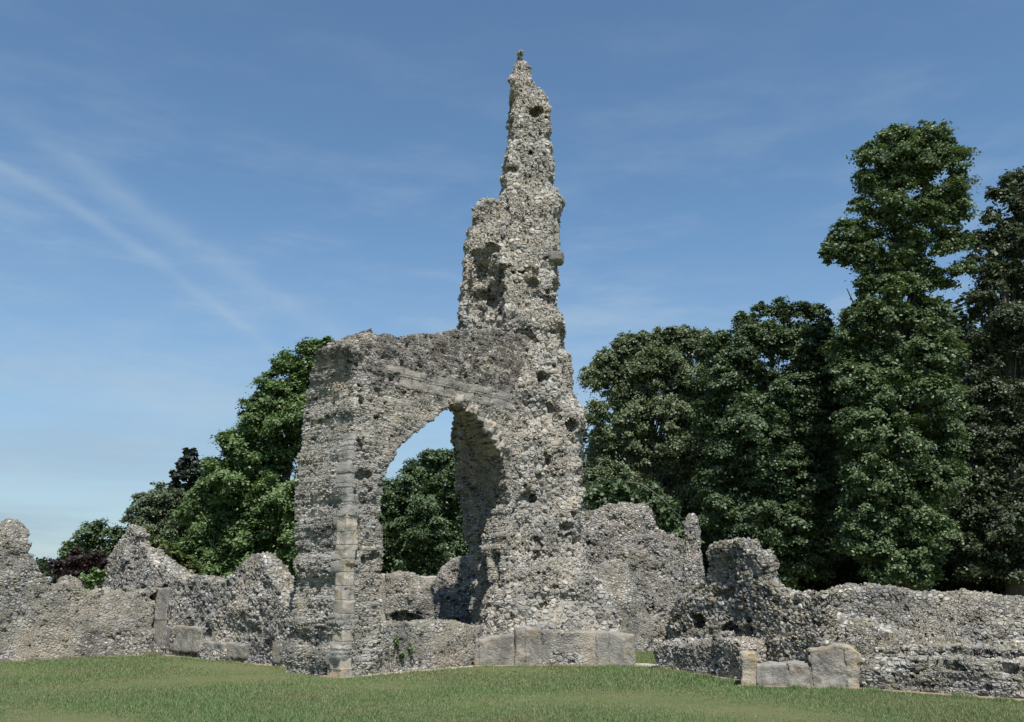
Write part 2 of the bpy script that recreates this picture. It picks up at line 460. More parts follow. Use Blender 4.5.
M_BAND = ashlar('weathered_ashlar', 0.50, 0.21, (0.36, 0.31, 0.245), (0.24, 0.23, 0.21), stain=0.55, yellow=0.12)
M_SLAB = ashlar('grey_rendered_stone', 0.85, 0.9, (0.25, 0.23, 0.195), (0.19, 0.18, 0.155), stain=0.75, yellow=0.2, amp=0.03)
M_BLOCK = ashlar('tan_block_stone', 2.0, 2.0, (0.33, 0.285, 0.215), (0.30, 0.26, 0.19), stain=0.55, yellow=0.5, amp=0.03, off=(0.9, 0.3, 0.6))
M_BARK = bark_mat()

# ------------------------------------------------------------------ light and sky
SUN_EL, SUN_AZ = 60.0, 13.0          # the sun is behind the viewer, a little to the right
az = R_(180 - SUN_AZ)                # measured clockwise from +Y
sd = Vector((math.sin(az) * math.cos(R_(SUN_EL)), math.cos(az) * math.cos(R_(SUN_EL)), math.sin(R_(SUN_EL))))
sun_d = bpy.data.lights.new('sun', 'SUN')
sun_d.energy = 4.9; sun_d.angle = R_(0.53); sun_d.color = (1.0, 0.975, 0.935)
sun = bpy.data.objects.new('sun', sun_d); COL.objects.link(sun)
sun.rotation_euler = sd.to_track_quat('Z', 'Y').to_euler()

def sky_world():
    b = NB('World', world=True)
    S.world = b.m
    sky = b.n('ShaderNodeTexSky', sky_type='NISHITA', sun_disc=False)
    sky.sun_elevation = R_(SUN_EL); sky.sun_rotation = az
    sky.air_density = 1.0; sky.dust_density = 0.3; sky.ozone_density = 3.4
    dirv = b.n('ShaderNodeTexCoord').outputs['Generated']
    s = b.n('ShaderNodeSeparateXYZ', {0: dirv})
    azi = b.math('ARCTAN2', s.outputs[0], s.outputs[1])
    el = b.math('ARCSINE', s.outputs[2])
    def azel(x, y):
        d = ray(x, y); d = d / np.linalg.norm(d)
        return math.atan2(d[0], d[1]), math.asin(d[2])
    vec = b.n('ShaderNodeCombineXYZ', {0: azi, 1: el, 2: 0.0}).outputs[0]
    wis = b.noise(vec, 9.0, 5, 0.6).outputs['Fac']
    def trail(pts, width, lo, hi, strength, w_grow=0.0):
        A = np.array([azel(*p) for p in pts])
        q = np.polyfit(A[:, 0], A[:, 1], 2)
        e = b.math('ADD', b.math('MULTIPLY', b.math('ADD', b.math('MULTIPLY', azi, float(q[0])), float(q[1])), azi), float(q[2]))
        e = b.math('ADD', e, b.math('MULTIPLY', b.math('SUBTRACT', wis, 0.5), width * 1.2))
        d = b.math('DIVIDE', b.math('SUBTRACT', el, e), width)
        g = b.math('EXPONENT', b.math('MULTIPLY', b.math('MULTIPLY', d, d), -1.0))
        m = b.math('MULTIPLY', b.step(azi, lo - 0.1, lo + 0.05), b.math('SUBTRACT', 1.0, b.step(azi, hi - 0.08, hi)))
        return b.math('MULTIPLY', b.math('MULTIPLY', g, m), b.math('MULTIPLY', b.step(wis, 0.2, 0.65), strength))
    a0 = azel(0, 165)[0]
    t1 = trail([(0, 163), (60, 205), (130, 245), (200, 290), (240, 320), (268, 350)], 0.0075, a0 - 0.4, azel(310, 355)[0], 0.24)
    t2 = trail([(40, 140), (120, 195), (190, 245), (260, 290), (330, 330)], 0.016, azel(60, 140)[0], azel(420, 330)[0], 0.24)
    rot = b.n('ShaderNodeMapping', {'Vector': vec, 'Rotation': (0, 0, R_(28)), 'Scale': (1.6, 6.5, 1.0)}).outputs[0]
    c1 = b.noise(rot, 2.1, 6, 0.62).outputs['Fac']
    lowm = b.math('SUBTRACT', 1.0, b.step(el, 0.18, 0.62))
    cir = b.math('MULTIPLY', b.step(c1, 0.43, 0.75), b.math('ADD', 0.05, b.math('MULTIPLY', lowm, 0.50)))
    rot2 = b.n('ShaderNodeMapping', {'Vector': vec, 'Rotation': (0, 0, R_(-6)), 'Scale': (1.2, 9.0, 1.0), 'Location': (4, 2, 0)}).outputs[0]
    c2 = b.noise(rot2, 2.0, 5, 0.6).outputs['Fac']
    low2 = b.math('SUBTRACT', 1.0, b.step(el, -0.05, 0.42))
    hz = b.math('MULTIPLY', b.math('ADD', 0.66, b.math('MULTIPLY', b.step(c2, 0.38, 0.7), 0.35)), low2)
    col = b.mix(hz, b.mix(1.0, sky.outputs[0], (0.92, 1.05, 1.04), 'MULTIPLY'), SKY_CLOUD)
    col = b.mix(b.math('ADD', b.math('ADD', t1, t2), cir, clamp=True), col, (3.4, 4.3, 5.1))
    bg = b.n('ShaderNodeBackground', {0: col, 1: SKY_STR})
    b.n('ShaderNodeOutputWorld', {0: bg.outputs[0]})
SKY_STR = 0.100
SKY_CLOUD = (2.55, 3.25, 4.1)
sky_world()
S.view_settings.view_transform = 'Standard'
S.view_settings.look = 'None'
S.view_settings.exposure = 0.45
S.view_settings.gamma = 1.0

# ------------------------------------------------------------------ ground
def ground_sheet():
    xs = np.concatenate([[-900, -300, -120, -60], np.arange(-34, 34.1, 0.5), [60, 120, 300, 900]])
    ys = np.concatenate([[-200, -60, -20, -5], np.arange(0, 60.1, 0.5), [80, 120, 300, 900, 2500]])
    rng = np.random.default_rng(3)
    X, Y = np.meshgrid(xs, ys, indexing='ij')
    Z = np.zeros_like(X)
    Z[4:-4, 4:-5] = 0.03 * noise2(xs[4:-4], ys[4:-5], 2.7, rng)
    V = np.stack([X, Y, Z], -1).reshape(-1, 3)
    n, m = len(xs), len(ys)
    i, j = np.meshgrid(np.arange(n - 1), np.arange(m - 1), indexing='ij')
    a = (i * m + j).ravel()
    Q = np.stack([a, a + m, a + m + 1, a + 1], 1)
    return tag(link('lawn', np_mesh('lawn', V, Q), lawn_mat()), kind='structure')
ground_sheet()

FEET = [([ground(-110, 669), ground(155, 656)], 900), ([ground(155, 656), ground(240, 664), ground(290, 669.5)], 500), ([ground(341, 680), ground(474, 668)], 350),
        ([ground(470, 667.5), ground(575, 667)], 500), ([ground(654, 669.5), ground(745, 684)], 1100), ([ground(738, 688), ground(860, 691), ground(1060, 705)], 1100)]
def grass():
    rng = np.random.default_rng(11)
    n = 620000
    u = rng.random(n)
    Y = 9.6 * (27.0 / 9.6) ** (u ** 1.0)
    X = (rng.random(n) * 2 - 1) * Y * 0.64
    hgt = rng.uniform(0.018, 0.045, n) * (1 + 0.35 * np.sin(X * 1.3 + np.cos(Y * 0.9) * 2)) * np.sqrt(Y / 12)
    wid = rng.uniform(0.004, 0.008, n) * (Y / 11)
    a = rng.uniform(0, 2 * np.pi, n)
    lean = rng.uniform(0.1, 0.9, n)[:, None] * hgt[:, None]
    b = np.stack([X, Y, np.full(n, -0.012)], 1)
    s = np.stack([np.cos(a), np.sin(a), 0 * a], 1) * wid[:, None]
    la = rng.uniform(0, 2 * np.pi, n)
    tip = b + np.stack([np.cos(la), np.sin(la), 0 * la], 1) * lean
    tip[:, 2] += hgt + 0.012
    V = np.stack([b - s, b + s, tip], 1).reshape(-1, 3)
    # longer uncut grass along the feet of the walls
    extra = []
    for line, dens in FEET:
        P = np.array(line)
        for a_, b_ in zip(P[:-1], P[1:]):
            m = int(np.linalg.norm(b_ - a_) * dens)
            t = rng.random(m)[:, None]
            d_ = (b_ - a_) / np.linalg.norm(b_ - a_); nn = np.array([d_[1], -d_[0]])
            c = a_ + (b_ - a_) * t + nn * (np.abs(rng.normal(size=m)) * 0.10 - 0.02)[:, None]
            clump_ = 0.35 + 0.65 * (np.sin(c[:, 0] * 9.1 + np.sin(c[:, 1] * 5.3) * 2) > 0.1) * rng.random(m)
            hh = rng.uniform(0.03, 0.11, m) * clump_
            aa = rng.uniform(0, 6.283, m); ll = rng.uniform(0, 6.283, m)
            b0 = np.c_[c, np.full(m, 0.0)]; ss = np.c_[np.cos(aa), np.sin(aa), 0 * aa] * rng.uniform(0.004, 0.009, m)[:, None]
            tp = b0 + np.c_[np.cos(ll) * hh * 0.5, np.sin(ll) * hh * 0.5, hh + 0.01]
            extra.append(np.stack([b0 - ss, b0 + ss, tp], 1).reshape(-1, 3))
    V = np.concatenate([V] + extra); n = len(V) // 3
    Q = np.arange(3 * n).reshape(-1, 3)
    tag(link('grass', np_mesh('grass', V, Q, False), blade_mat()), 'short mown green grass blades over the lawn in front of the ruins', 'grass', kind='stuff')
grass()

def strip(name, mat, line, width, z=0.02, seed=0, label=None):
    """Ragged strip of bare ground following the foot of a wall."""
    rng = np.random.default_rng(seed)
    P = np.array(line, float)
    L = np.concatenate([[0], np.cumsum(np.linalg.norm(np.diff(P, axis=0), axis=1))])
    s = np.arange(0, L[-1] + 0.05, 0.05)
    C = np.stack([np.interp(s, L, P[:, 0]), np.interp(s, L, P[:, 1])], 1)
    T = np.gradient(C, axis=0); T /= np.linalg.norm(T, axis=1)[:, None]
    N = np.stack([T[:, 1], -T[:, 0]], 1)
    w = width * (0.65 + 0.5 * noise2(s, np.array([0.0, 0.1]), 0.5, rng)[:, 0] + 0.35 * noise2(s, np.array([0.0, 0.1]), 0.13, rng)[:, 0])
    w = np.clip(w, 0.01, None)
    A = C - N * 0.25; B = C + N * w[:, None]
    V = np.concatenate([np.c_[A, np.full(len(A), z)], np.c_[(A + B) / 2, np.full(len(A), z + 0.018)], np.c_[B, np.full(len(B), z - 0.03)]])
    n = len(A); i = np.arange(n - 1)
    Q = np.concatenate([np.stack([i, i + 1, n + i + 1, n + i], 1), np.stack([n + i, n + i + 1, 2 * n + i + 1, 2 * n + i], 1)])[:, ::-1]
    return tag(link(name, np_mesh(name, V, Q), mat), kind='structure')

# ------------------------------------------------------------------ the arch and tower
P0 = ground(341, 679)
ANG = R_(41.5)
RD = np.array([math.sin(ANG), math.cos(ANG)])
FA = Frame(P0, P0 + RD)                      # face of the arch wall, running back to the right
FE = Frame(P0 + FA.v * 1.0, P0)              # end face of the pier, running back to the left

ruin = tag(empty('ruined_arch', FA.M), 'tall ruined flint tower with pointed arch and broad pier, tapering to a jagged spire', 'ruin')

# outline of the pier's end in (v, z)
def end_v(x, y):
    u, z = FE.px(x, y)
    return (1.0 - u, z)
left_edge = [end_v(*p) for p in [(286, 669), (290, 640), (293, 600), (296, 560), (295, 500), (298, 450), (302, 410), (310, 378), (318, 358), (333, 344)]]
vz = [(-0.03, -0.3), (1.9, -0.3)] + left_edge + [(0.35, left_edge[-1][1] + 0.38), (0.02, left_edge[-1][1] + 0.40), (0.0, left_edge[-1][1] + 0.35)]
vzmax = max(p[1] for p in vz)
# the wall top in pixels of the face
top = FA.poly([(349, 342), (358, 335), (372, 331), (400, 334), (430, 332), (462, 331), (490, 330), (512, 330)])
uz = [(-0.05, -0.3), (-0.03, 2.0), (0.02, top[0][1] - 0.6)] + top + [(5.6, top[-1][1]), (5.6, -0.3)]
vz = [(v_, z_ + (0.9 if i >= len(vz) - 4 else 0)) for i, (v_, z_) in enumerate(vz)]
hole_px = [(381, 668), (382, 600), (383, 560), (381, 520), (382, 492), (388, 470), (399, 450), (417, 432), (437, 417), (454, 403),
           (470, 409), (484, 426), (496, 446), (505, 470), (509, 494), (507, 530), (507, 556), (504, 580), (499, 605), (497, 668)]
hole = FA.poly(hole_px)
tmax = max(p[0] for p in left_edge)
hole_back = FA.poly([(370, 668), (372, 480), (400, 428), (430, 402), (449, 395), (455, 408), (458, 440), (462, 470), (468, 500), (472, 540), (475, 580), (476, 668)], 1.35)
def back_cut(U, V, Z):
    d = poly_sdf(hole_back, U[:, 0, 0], Z[0, 0, :])[:, None, :]
    return np.maximum(d, (0.62 + 0.12 * np.sin(3.1 * Z)) - V)
ju = FA.px(503, 545)[0]
rng = np.random.default_rng(5)
def on_face(fr, x, y, ru, rv, rz, v=0.0):
    u, z = fr.px(x, y, v)
    return blob(u, v, z, ru, rv, rz)
pits = [on_face(FA, x, y, r * 0.02, 0.10, r * 0.018) for x, y, r in
        [(360, 385, 4), (375, 417, 3), (357, 440, 4), (371, 558, 4), (363, 557, 3), (360, 477, 5), (354, 492, 4), (366, 475, 3), (362, 400, 4)]]
ub0, zb1 = FA.px(386, 364); zb0 = FA.px(386, 384)[1]; ub1 = FA.px(512, 390)[0]
M_ARCH = flint('coursed_flint_with_stone_band', 9.0, 2.15, 0.038, mortar=(0.29, 0.27, 0.235), warm=0.5, stain=0.22, rand=0.66, hole=0.10, plaster=0.15, course=0.13,
               zones=[(ub0, ub1, zb0, zb1, 0.46, (zb1 - zb0) / 2, (0.32, 0.285, 0.235), (0.23, 0.22, 0.20)),
                      (-0.12, 0.2, -0.3, 4.4, 0.5, 0.26, (0.30, 0.28, 0.245), (0.26, 0.25, 0.225))],
               dark_top=(top[0][1] - 0.75, top[0][1] - 0.1))
solid('arch_wall', FA, uz, (-0.03, tmax), M_ARCH, ruin, h=0.024, vz=vz, cut=[hole], cut_fn=pits + [back_cut, blob(ju, 0.30, 2.35, 0.30, 0.13, 0.85)], k=0.07, big=0.028, rag=0.07, amp=0.8)

# ashlar corner of the pier: worn blocks one on another
def blocks(name, fr, rows, mat, parent, h=0.025, k=0.03, amp=0.35, v=(0, 0.3)):
    SEED[0] += 1
    rng = np.random.default_rng(SEED[0])
    A = np.array([r[:4] for r in rows])
    lo = [A[:, 0].min() - 0.1, v[0] - 0.12, A[:, 2].min() - 0.1]; hi = [A[:, 1].max() + 0.1, v[1] + 0.1, A[:, 3].max() + 0.1]
    ax = [np.arange(a, b + h, h) for a, b in zip(lo, hi)]
    U, V, Z = ax[0][:, None, None], ax[1][None, :, None], ax[2][None, None, :]
    D = np.full((len(ax[0]), len(ax[1]), len(ax[2])), 9.0, np.float32)
    for r in rows:
        u0, u1, z0, z1 = r[:4]
        f = v[0] + rng.uniform(-0.02, 0.02)
        d = np.maximum(np.maximum(np.abs(U - (u0 + u1) / 2) - (u1 - u0) / 2, np.abs(Z - (z0 + z1) / 2) - (z1 - z0) / 2), np.maximum(f - V, V - v[1]))
        D = np.minimum(D, d - 0.006)
    D = D + amp * (0.03 * noise3(ax, (0.3, 0.3, 0.3), rng) + 0.022 * noise3(ax, (0.11, 0.11, 0.11), rng) + 0.012 * noise3(ax, (0.06, 0.06, 0.06), rng))
    D[0] = D[-1] = 1; D[:, 0] = D[:, -1] = 1; D[:, :, 0] = D[:, :, -1] = 1
    Vx, Q = surface_nets(D, (ax[0][0], ax[1][0], ax[2][0]), h)
    return link(name, np_mesh(name, Vx, Q), mat, fr.M, parent)

rows = []
z = -0.1
while z < 2.75:
    hh = rng.uniform(0.17, 0.27)
    l = rng.uniform(-0.02, 0.03)
    rows.append((-0.055 + l * 0.3, 0.17 + rng.uniform(-0.03, 0.07), z, z + hh - 0.004))
    z += hh
blocks('corner_quoins', FA, rows, M_ASH, ruin, v=(-0.052, 0.24), amp=0.5)
# voussoirs: worn stones ringing the arch
def stone_ring():
    rows = []
    SEED[0] += 1
    rng = np.random.default_rng(SEED[0])
    pts = np.array(hole[5:14])
    L = np.concatenate([[0], np.cumsum(np.linalg.norm(np.diff(pts, axis=0), axis=1))])
    s = np.cumsum(rng.uniform(0.09, 0.20, int(L[-1] / 0.145)))
    c = np.stack([np.interp(s, L, pts[:, 0]), np.interp(s, L, pts[:, 1])], 1)
    lo = [c[:, 0].min() - 0.5, -0.25, c[:, 1].min() - 0.4]; hi = [c[:, 0].max() + 0.5, 0.4, c[:, 1].max() + 0.5]
    h = 0.025
    ax = [np.arange(a, b + h, h) for a, b in zip(lo, hi)]
    U, V, Z = ax[0][:, None, None], ax[1][None, :, None], ax[2][None, None, :]
    D = np.full((len(ax[0]), len(ax[1]), len(ax[2])), 9.0, np.float32)
    apex = int(np.argmax(c[:, 1]))
    for i in range(len(c)):
        if rng.random() < 0.2: continue
        t = c[min(i + 1, len(c) - 1)] - c[max(i - 1, 0)]; t /= np.linalg.norm(t)
        n = np.array([-t[1], t[0]])
        if i < apex and n[0] > 0 or i >= apex and n[0] < 0: n = -n
        right = i > apex
        if not right: continue
        ln = rng.uniform(0.08, 0.19) * (1.15 if right else 0.7)
        cc = c[i] + n * (ln - rng.uniform(0.0, 0.11))
        q = rng.normal() * 0.18; n = n * math.cos(q) + t * math.sin(q); t = np.array([n[1], -n[0]])
        a = (U - cc[0]) * n[0] + (Z - cc[1]) * n[1]
        b = (U - cc[0]) * t[0] + (Z - cc[1]) * t[1]
        f = rng.uniform(-0.13, -0.03) if right else rng.uniform(-0.04, 0.02)
        d = np.maximum(np.maximum(np.abs(a) - ln, np.abs(b) - rng.uniform(0.03, 0.065)), np.maximum(f - V, V - 0.32))
        D = np.minimum(D, d)
    D = D + 0.03 * noise3(ax, (0.12, 0.12, 0.12), rng) + 0.02 * noise3(ax, (0.06, 0.06, 0.06), rng)
    D[0] = D[-1] = 1; D[:, 0] = D[:, -1] = 1; D[:, :, 0] = D[:, :, -1] = 1
    Vx, Q = surface_nets(D, (ax[0][0], ax[1][0], ax[2][0]), h)
    return link('voussoir_ring', np_mesh('voussoir_ring', Vx, Q), M_BAND, FA.M, ruin)
stone_ring()

# the tower stub
TY = 20.15
FT = Frame((0, TY), (1, TY))
t_px = [(500, 640), (500, 560), (503, 480), (500, 400), (498, 345), (462, 338), (461, 290), (462, 245), (466, 222), (472, 203), (478, 193), (498, 188),
        (503, 183), (501, 168), (504, 150), (508, 122), (510, 98), (511, 80), (511, 58), (512, 42), (517, 29), (523, 34), (531, 54), (541, 75),
        (548, 93), (550, 112), (553, 134), (556, 160), (559, 186), (560, 220), (557, 245), (556, 270), (558, 300), (562, 322), (570, 348),
        (576, 380), (583, 420), (586, 450), (584, 482), (582, 512), (585, 540), (590, 566), (598, 590), (602, 640)]
tz = FT.poly(t_px)
tz[0] = (tz[0][0], -0.3); tz[-1] = (tz[-1][0], -0.3)
ztop = FT.px(517, 20)[1]
side = [(-0.35, -0.3), (-0.25, 0.9), (-0.12, 2.0), (-0.05, 3.2), (0.0, 4.2), (0.12, 5.6), (0.22, 6.8), (0.25, 8.0), (0.34, 9.6), (0.40, 10.6), (0.55, 12.4), (0.72, ztop - 0.3),
        (0.85, ztop + 0.2), (1.25, ztop + 0.2), (1.35, ztop - 0.9), (1.5, 10.8), (1.75, 9.8), (1.9, 7.0), (2.05, 4.0), (2.1, -0.3)]
cav = []
for x, y, ru, rz, dep in [(488, 262, 0.30, 0.5, 0.36), (480, 276, 0.30, 0.6, 0.5), (490, 296, 0.36, 0.75, 0.62), (474, 304, 0.2, 0.5, 0.3), (496, 310, 0.2, 0.4, 0.32), (500, 282, 0.16, 0.4, 0.4), (476, 290, 0.16, 0.4, 0.3), (491, 320, 0.16, 0.16, 0.4), (480, 256, 0.2, 0.2, 0.25),
                          (534, 288, 0.16, 0.22, 0.22), (522, 272, 0.2, 0.07, 0.2), (548, 302, 0.13, 0.1, 0.2), (541, 376, 0.2, 0.14, 0.22), (524, 335, 0.22, 0.1, 0.2),
                          (520, 425, 0.16, 0.12, 0.22), (548, 460, 0.12, 0.1, 0.2), (530, 500, 0.2, 0.1, 0.2), (556, 610, 0.2, 0.12, 0.3), (543, 560, 0.16, 0.12, 0.24),
                          (570, 425, 0.12, 0.16, 0.22), (512, 470, 0.1, 0.2, 0.2), (536, 610, 0.2, 0.1, 0.25), (566, 530, 0.12, 0.1, 0.2), (536, 112, 0.09, 0.12, 0.2), (530, 150, 0.1, 0.12, 0.18)]:
    u, z_ = FT.px(x, y)
    sv = np.interp(z_, [p[1] for p in side[:13]], [p[0] for p in side[:13]])
    u, z_ = FT.px(x, y, sv)
    cav.append(blob(u, sv, z_, ru, dep, rz))
tower = solid('tower', FT, tz, (-0.4, 2.2), M_CORE, ruin, h=0.026, z_hi=ztop + 0.22, vz=side, k=0.2, big=0.11, rag=0.10, amp=1.15, cut_fn=cav)
# pieces on the tower
def piece(name, fr, x0, y0, x1, y1, v, mat, parent, amp=0.5, h=0.025, k=0.04):
    a, b = fr.px(x0, y0, v[0]), fr.px(x1, y1, v[0])
    return solid(name, fr, [(a[0], b[1]), (b[0], b[1]), (b[0], a[1]), (a[0], a[1])], v, mat, parent, h=h, amp=amp, k=k, rag=0.02, big=0.03, base=b[1] - 0.2)
M_T = FT.M
parent_M['tower'] = FT.M
def sub(o): return o
piece('corbel', FT, 549, 251, 563, 259, (0.3, 0.75), M_SLAB, tower, amp=0.8)
piece('ledge_stone', FT, 507, 257, 541, 268, (0.2, 0.7), M_CORE, tower, amp=1.2)
piece('corner_stones', FT, 553, 202, 559, 250, (0.46, 0.9), M_BAND, tower, amp=1.0)

# spread of rubble at the tower's foot
skirt = [(484, 640), (486, 606), (492, 588), (500, 574), (520, 560), (560, 562), (586, 570), (600, 582), (614, 604), (626, 628), (632, 642)]
sk = FT.poly(skirt, -0.3); sk[0] = (sk[0][0], -0.3); sk[-1] = (sk[-1][0], -0.3)
solid('rubble_footing', FT, sk, (-0.55, 1.2), M_CORE, ruin, h=0.03, k=0.3, big=0.10, amp=1.2, batter=0.17, rag=0.1)

# plinth
FP = Frame(ground(470, 666.5), ground(637, 666.5))
def pl(x0, y0, x1, y1): 
    a, b_ = FP.px(x0, y0), FP.px(x1, y1)
    return [(a[0], -0.25), (b_[0], -0.25), (b_[0], b_[1]), ((a[0] + b_[0]) / 2, (a[1] + b_[1]) / 2 + 0.01), (a[0], a[1])]
solid('plinth', FP, pl(474, 640, 517, 634), (0.10, 1.0), M_SLAB, ruin, h=0.03, amp=0.4, k=0.05, rag=0.03, big=0.03)
solid('plinth', FP, pl(515, 630, 541, 629), (0.0, 1.0), M_SLAB, ruin, h=0.03, amp=0.4, k=0.05, rag=0.03, big=0.03)
solid('plinth', FP, pl(539, 631, 604, 631), (0.03, 1.0), M_PLINTH, ruin, h=0.03, amp=0.5, k=0.05, rag=0.03, big=0.03)
solid('plinth', FP, pl(596, 632, 635, 634), (0.0, 1.0), M_SLAB, ruin, h=0.03, amp=0.4, k=0.05, rag=0.03, big=0.03)

# ------------------------------------------------------------------ low walls
def wall(name, label, fr, px, v, mat, vpx=0.0, **kw):
    pz = fr.poly(px, vpx)
    pz = [(u, -0.3 if y > 900 else z) for (u, z), (x, y) in zip(pz, px)]
    # foot points: keep u of the nearest top point
    o = solid(name, fr, pz, v, mat, **kw)
    return tag(o, label, 'wall')

def foot(fr, px, vpx=0.0):
    pz = fr.poly(px, vpx)
    return [(pz[0][0], -0.3)] + pz + [(pz[-1][0], -0.3)]

# wall across the foot of the arch
low = foot(FA, [(378, 624), (400, 622), (420, 624), (445, 621), (470, 624), (482, 628)], 0.04)
tag(solid('low_wall', FA, low, (0.05, 0.75), M_GREY, h=0.03, amp=0.7, k=0.08, big=0.04), 'low grey flint wall closing the foot of the pointed arch', 'wall')

# fragments seen through the arch
FB = Frame((-3.8, 23.8), (0.4, 24.0))
tag(solid('wall_fragment', FB, foot(FB, [(386, 574), (395, 571), (412, 574), (424, 582), (432, 590), (440, 605)]), (0, 0.9), M_GREY, h=0.035,
          cut_fn=[on_face(FB, 406, 621, 0.36, 0.5, 0.22)]), 'low mossy flint wall fragment behind the arch, left of the rounded stump', 'wall')
FB2 = Frame((-2.6, 26.8), (0.4, 26.7))
tag(solid('wall_fragment', FB2, foot(FB2, [(424, 612), (430, 590), (437, 574), (446, 562), (456, 556), (470, 555), (480, 560), (486, 575)]), (0, 1.1), M_GREY2, h=0.035, k=0.25),
    'rounded flint wall stump seen through the right side of the arch', 'wall')
FB3 = Frame((-6.5, 28.0), (0, 28.4))
o = solid('distant_wall', FB3, foot(FB3, [(370, 574), (400, 573), (436, 576), (470, 578)]), (0, 0.5), M_BAND, h=0.05, amp=0.5)
tag(o, 'pale flat topped wall far behind the arch below the dark green tree', 'wall')

# left walls
G = ground(155, 655)
F2 = Frame(ground(155, 655), ground(291, 669))
w2 = foot(F2, [(94, 590), (98, 575), (104, 556), (114, 537), (122, 524), (130, 527), (133, 543), (142, 552), (152, 565), (163, 574), (180, 581), (200, 579), (220, 582),
               (228, 570), (236, 557), (246, 549), (254, 550), (262, 560), (269, 576), (277, 594), (284, 603), (300, 606)])
pit2 = [on_face(F2, x, y, ru, 0.2, rz) for x, y, ru, rz in [(160, 589, 0.22, 0.10), (120, 588, 0.25, 0.06), (205, 640, 0.10, 0.28), (140, 588, 0.12, 0.08), (250, 630, 0.14, 0.1)]]
tag(solid('flint_wall', F2, w2, (0, 0.72), M_GREY2, h=0.034, batter=0.05, amp=1.1, k=0.06, big=0.08, rag=0.09, cut_fn=pit2), 'two peaked grey flint wall joining the left side of the arch pier', 'wall')
F1 = Frame(ground(-110, 668), ground(155, 655))
w1 = foot(F1, [(-150, 560), (-110, 570), (-60, 566), (-25, 555), (-2, 545), (2, 530), (4, 515), (14, 513), (24, 519), (27, 533), (27, 554), (36, 566), (46, 577), (56, 586),
               (66, 578), (78, 579), (86, 588), (110, 588), (140, 590), (157, 590)])
tag(solid('flint_wall', F1, w1, (0, 0.7), M_GREY, h=0.034, batter=0.04, amp=0.9, k=0.05, big=0.07, rag=0.12), 'long stained flint wall at far left with a knobbly stump on top', 'wall')
# dressed blocks set in the foot of the left wall
def wall_blocks(label, fr, x0, y0, x1, y1, v, mat):
    o = piece('stone_block', fr, x0, y0, x1, y1, v, mat, None, amp=0.55)
    return tag(o, label, 'stone block', 'dressed blocks set in the foot of the left wall')
wall_blocks('upright pale block at the inner corner of the left walls', F2, 152, 588, 163, 650, (-0.04, 0.3), M_SLAB)
wall_blocks('long low grey block at the left wall foot beside the dark gap', F2, 165, 625, 199, 653, (-0.04, 0.3), M_SLAB)
wall_blocks('square grey block right of the dark gap in the left wall foot', F2, 206, 641, 224, 658, (-0.04, 0.3), M_SLAB)
wall_blocks('stained block between two others in the left wall foot', F2, 227, 643, 245, 660, (-0.04, 0.3), M_SLAB)
wall_blocks('small grey block nearest the pier in the left wall foot', F2, 272, 640, 287, 664, (-0.04, 0.3), M_SLAB)

# right of the tower
FR0 = Frame((1.6, 24.8), (5.0, 25.2))
fr0 = foot(FR0, [(580, 530), (586, 510), (600, 504), (625, 503), (645, 505), (651, 514), (656, 526), (668, 533), (680, 538), (694, 548), (700, 575)])
tag(solid('wall_fragment', FR0, fr0, (0, 1.2), M_GREY2, h=0.034, amp=1.1, k=0.08, big=0.08, rag=0.10), 'tall broken flint wall rising right behind the tower foot', 'wall')
FR1 = Frame((1.5, 23.0), (4.0, 23.4))
tag(solid('buttress_stub', FR1, foot(FR1, [(588, 590), (600, 566), (614, 558), (630, 562), (640, 580), (650, 612), (655, 634)]), (0, 1.2), M_GREY, h=0.04, k=0.25, batter=0.1),
    'sloping mortared stub leaning on the tall broken wall right of tower', 'wall')
FS = Frame(at(684, 585, 21.9)[:2], at(702, 585, 21.8)[:2])
tag(solid('stone_shard', FS, foot(FS, [(683, 580), (684, 540), (684, 522), (688, 513), (694, 513), (698, 522), (701, 550), (704, 585)]), (0, 0.55), M_GREY2, h=0.03, k=0.06, rag=0.03, big=0.04, amp=0.8),
    'thin upright finger of flint masonry between two broken walls', 'wall')
FM = Frame(ground(654, 669), ground(760, 684))
FM2 = Frame(FM.o + FM.v * 0.55, FM.o + FM.v * 0.55 + FM.u)
fm = foot(FM2, [(654, 640), (660, 628), (668, 612), (680, 596), (690, 583), (702, 574), (705, 556), (714, 547), (726, 546), (734, 545), (740, 551), (752, 552), (757, 560), (761, 578), (772, 588), (800, 591), (815, 592)])
tag(solid('flint_wall', FM2, fm, (0, 0.6), M_RIGHT, h=0.03, amp=1.0, k=0.08, batter=0.05, big=0.10, rag=0.09,
          cut_fn=[on_face(FM2, 698, 622, 0.3, 0.35, 0.16), on_face(FM2, 730, 628, 0.3, 0.3, 0.1)]), 'mossy topped flint stump right of the gap beside the thin finger', 'wall')
tag(solid('low_wall', FM, foot(FM, [(653, 642), (662, 640), (700, 641), (735, 643), (742, 650), (746, 662)]), (0, 1.0), M_RIGHT2, h=0.03, amp=0.8, k=0.08), 'low flint footing in front of the mossy topped stump', 'wall')
FN = Frame(at(765, 585, 18.6)[:2], at(1024, 585, 17.0)[:2])
fn = foot(FN, [(762, 596), (775, 590), (800, 592), (820, 590), (845, 586), (880, 584), (905, 585), (925, 587), (950, 589), (985, 591), (1024, 597), (1080, 602), (1140, 606)])
tag(solid('flint_wall', FN, fn, (0, 1.0), M_RIGHT2, h=0.035, amp=1.0, k=0.2, batter=0.16, big=0.09, rag=0.05), 'long level grey flint wall along the foot of the right hand trees', 'wall')
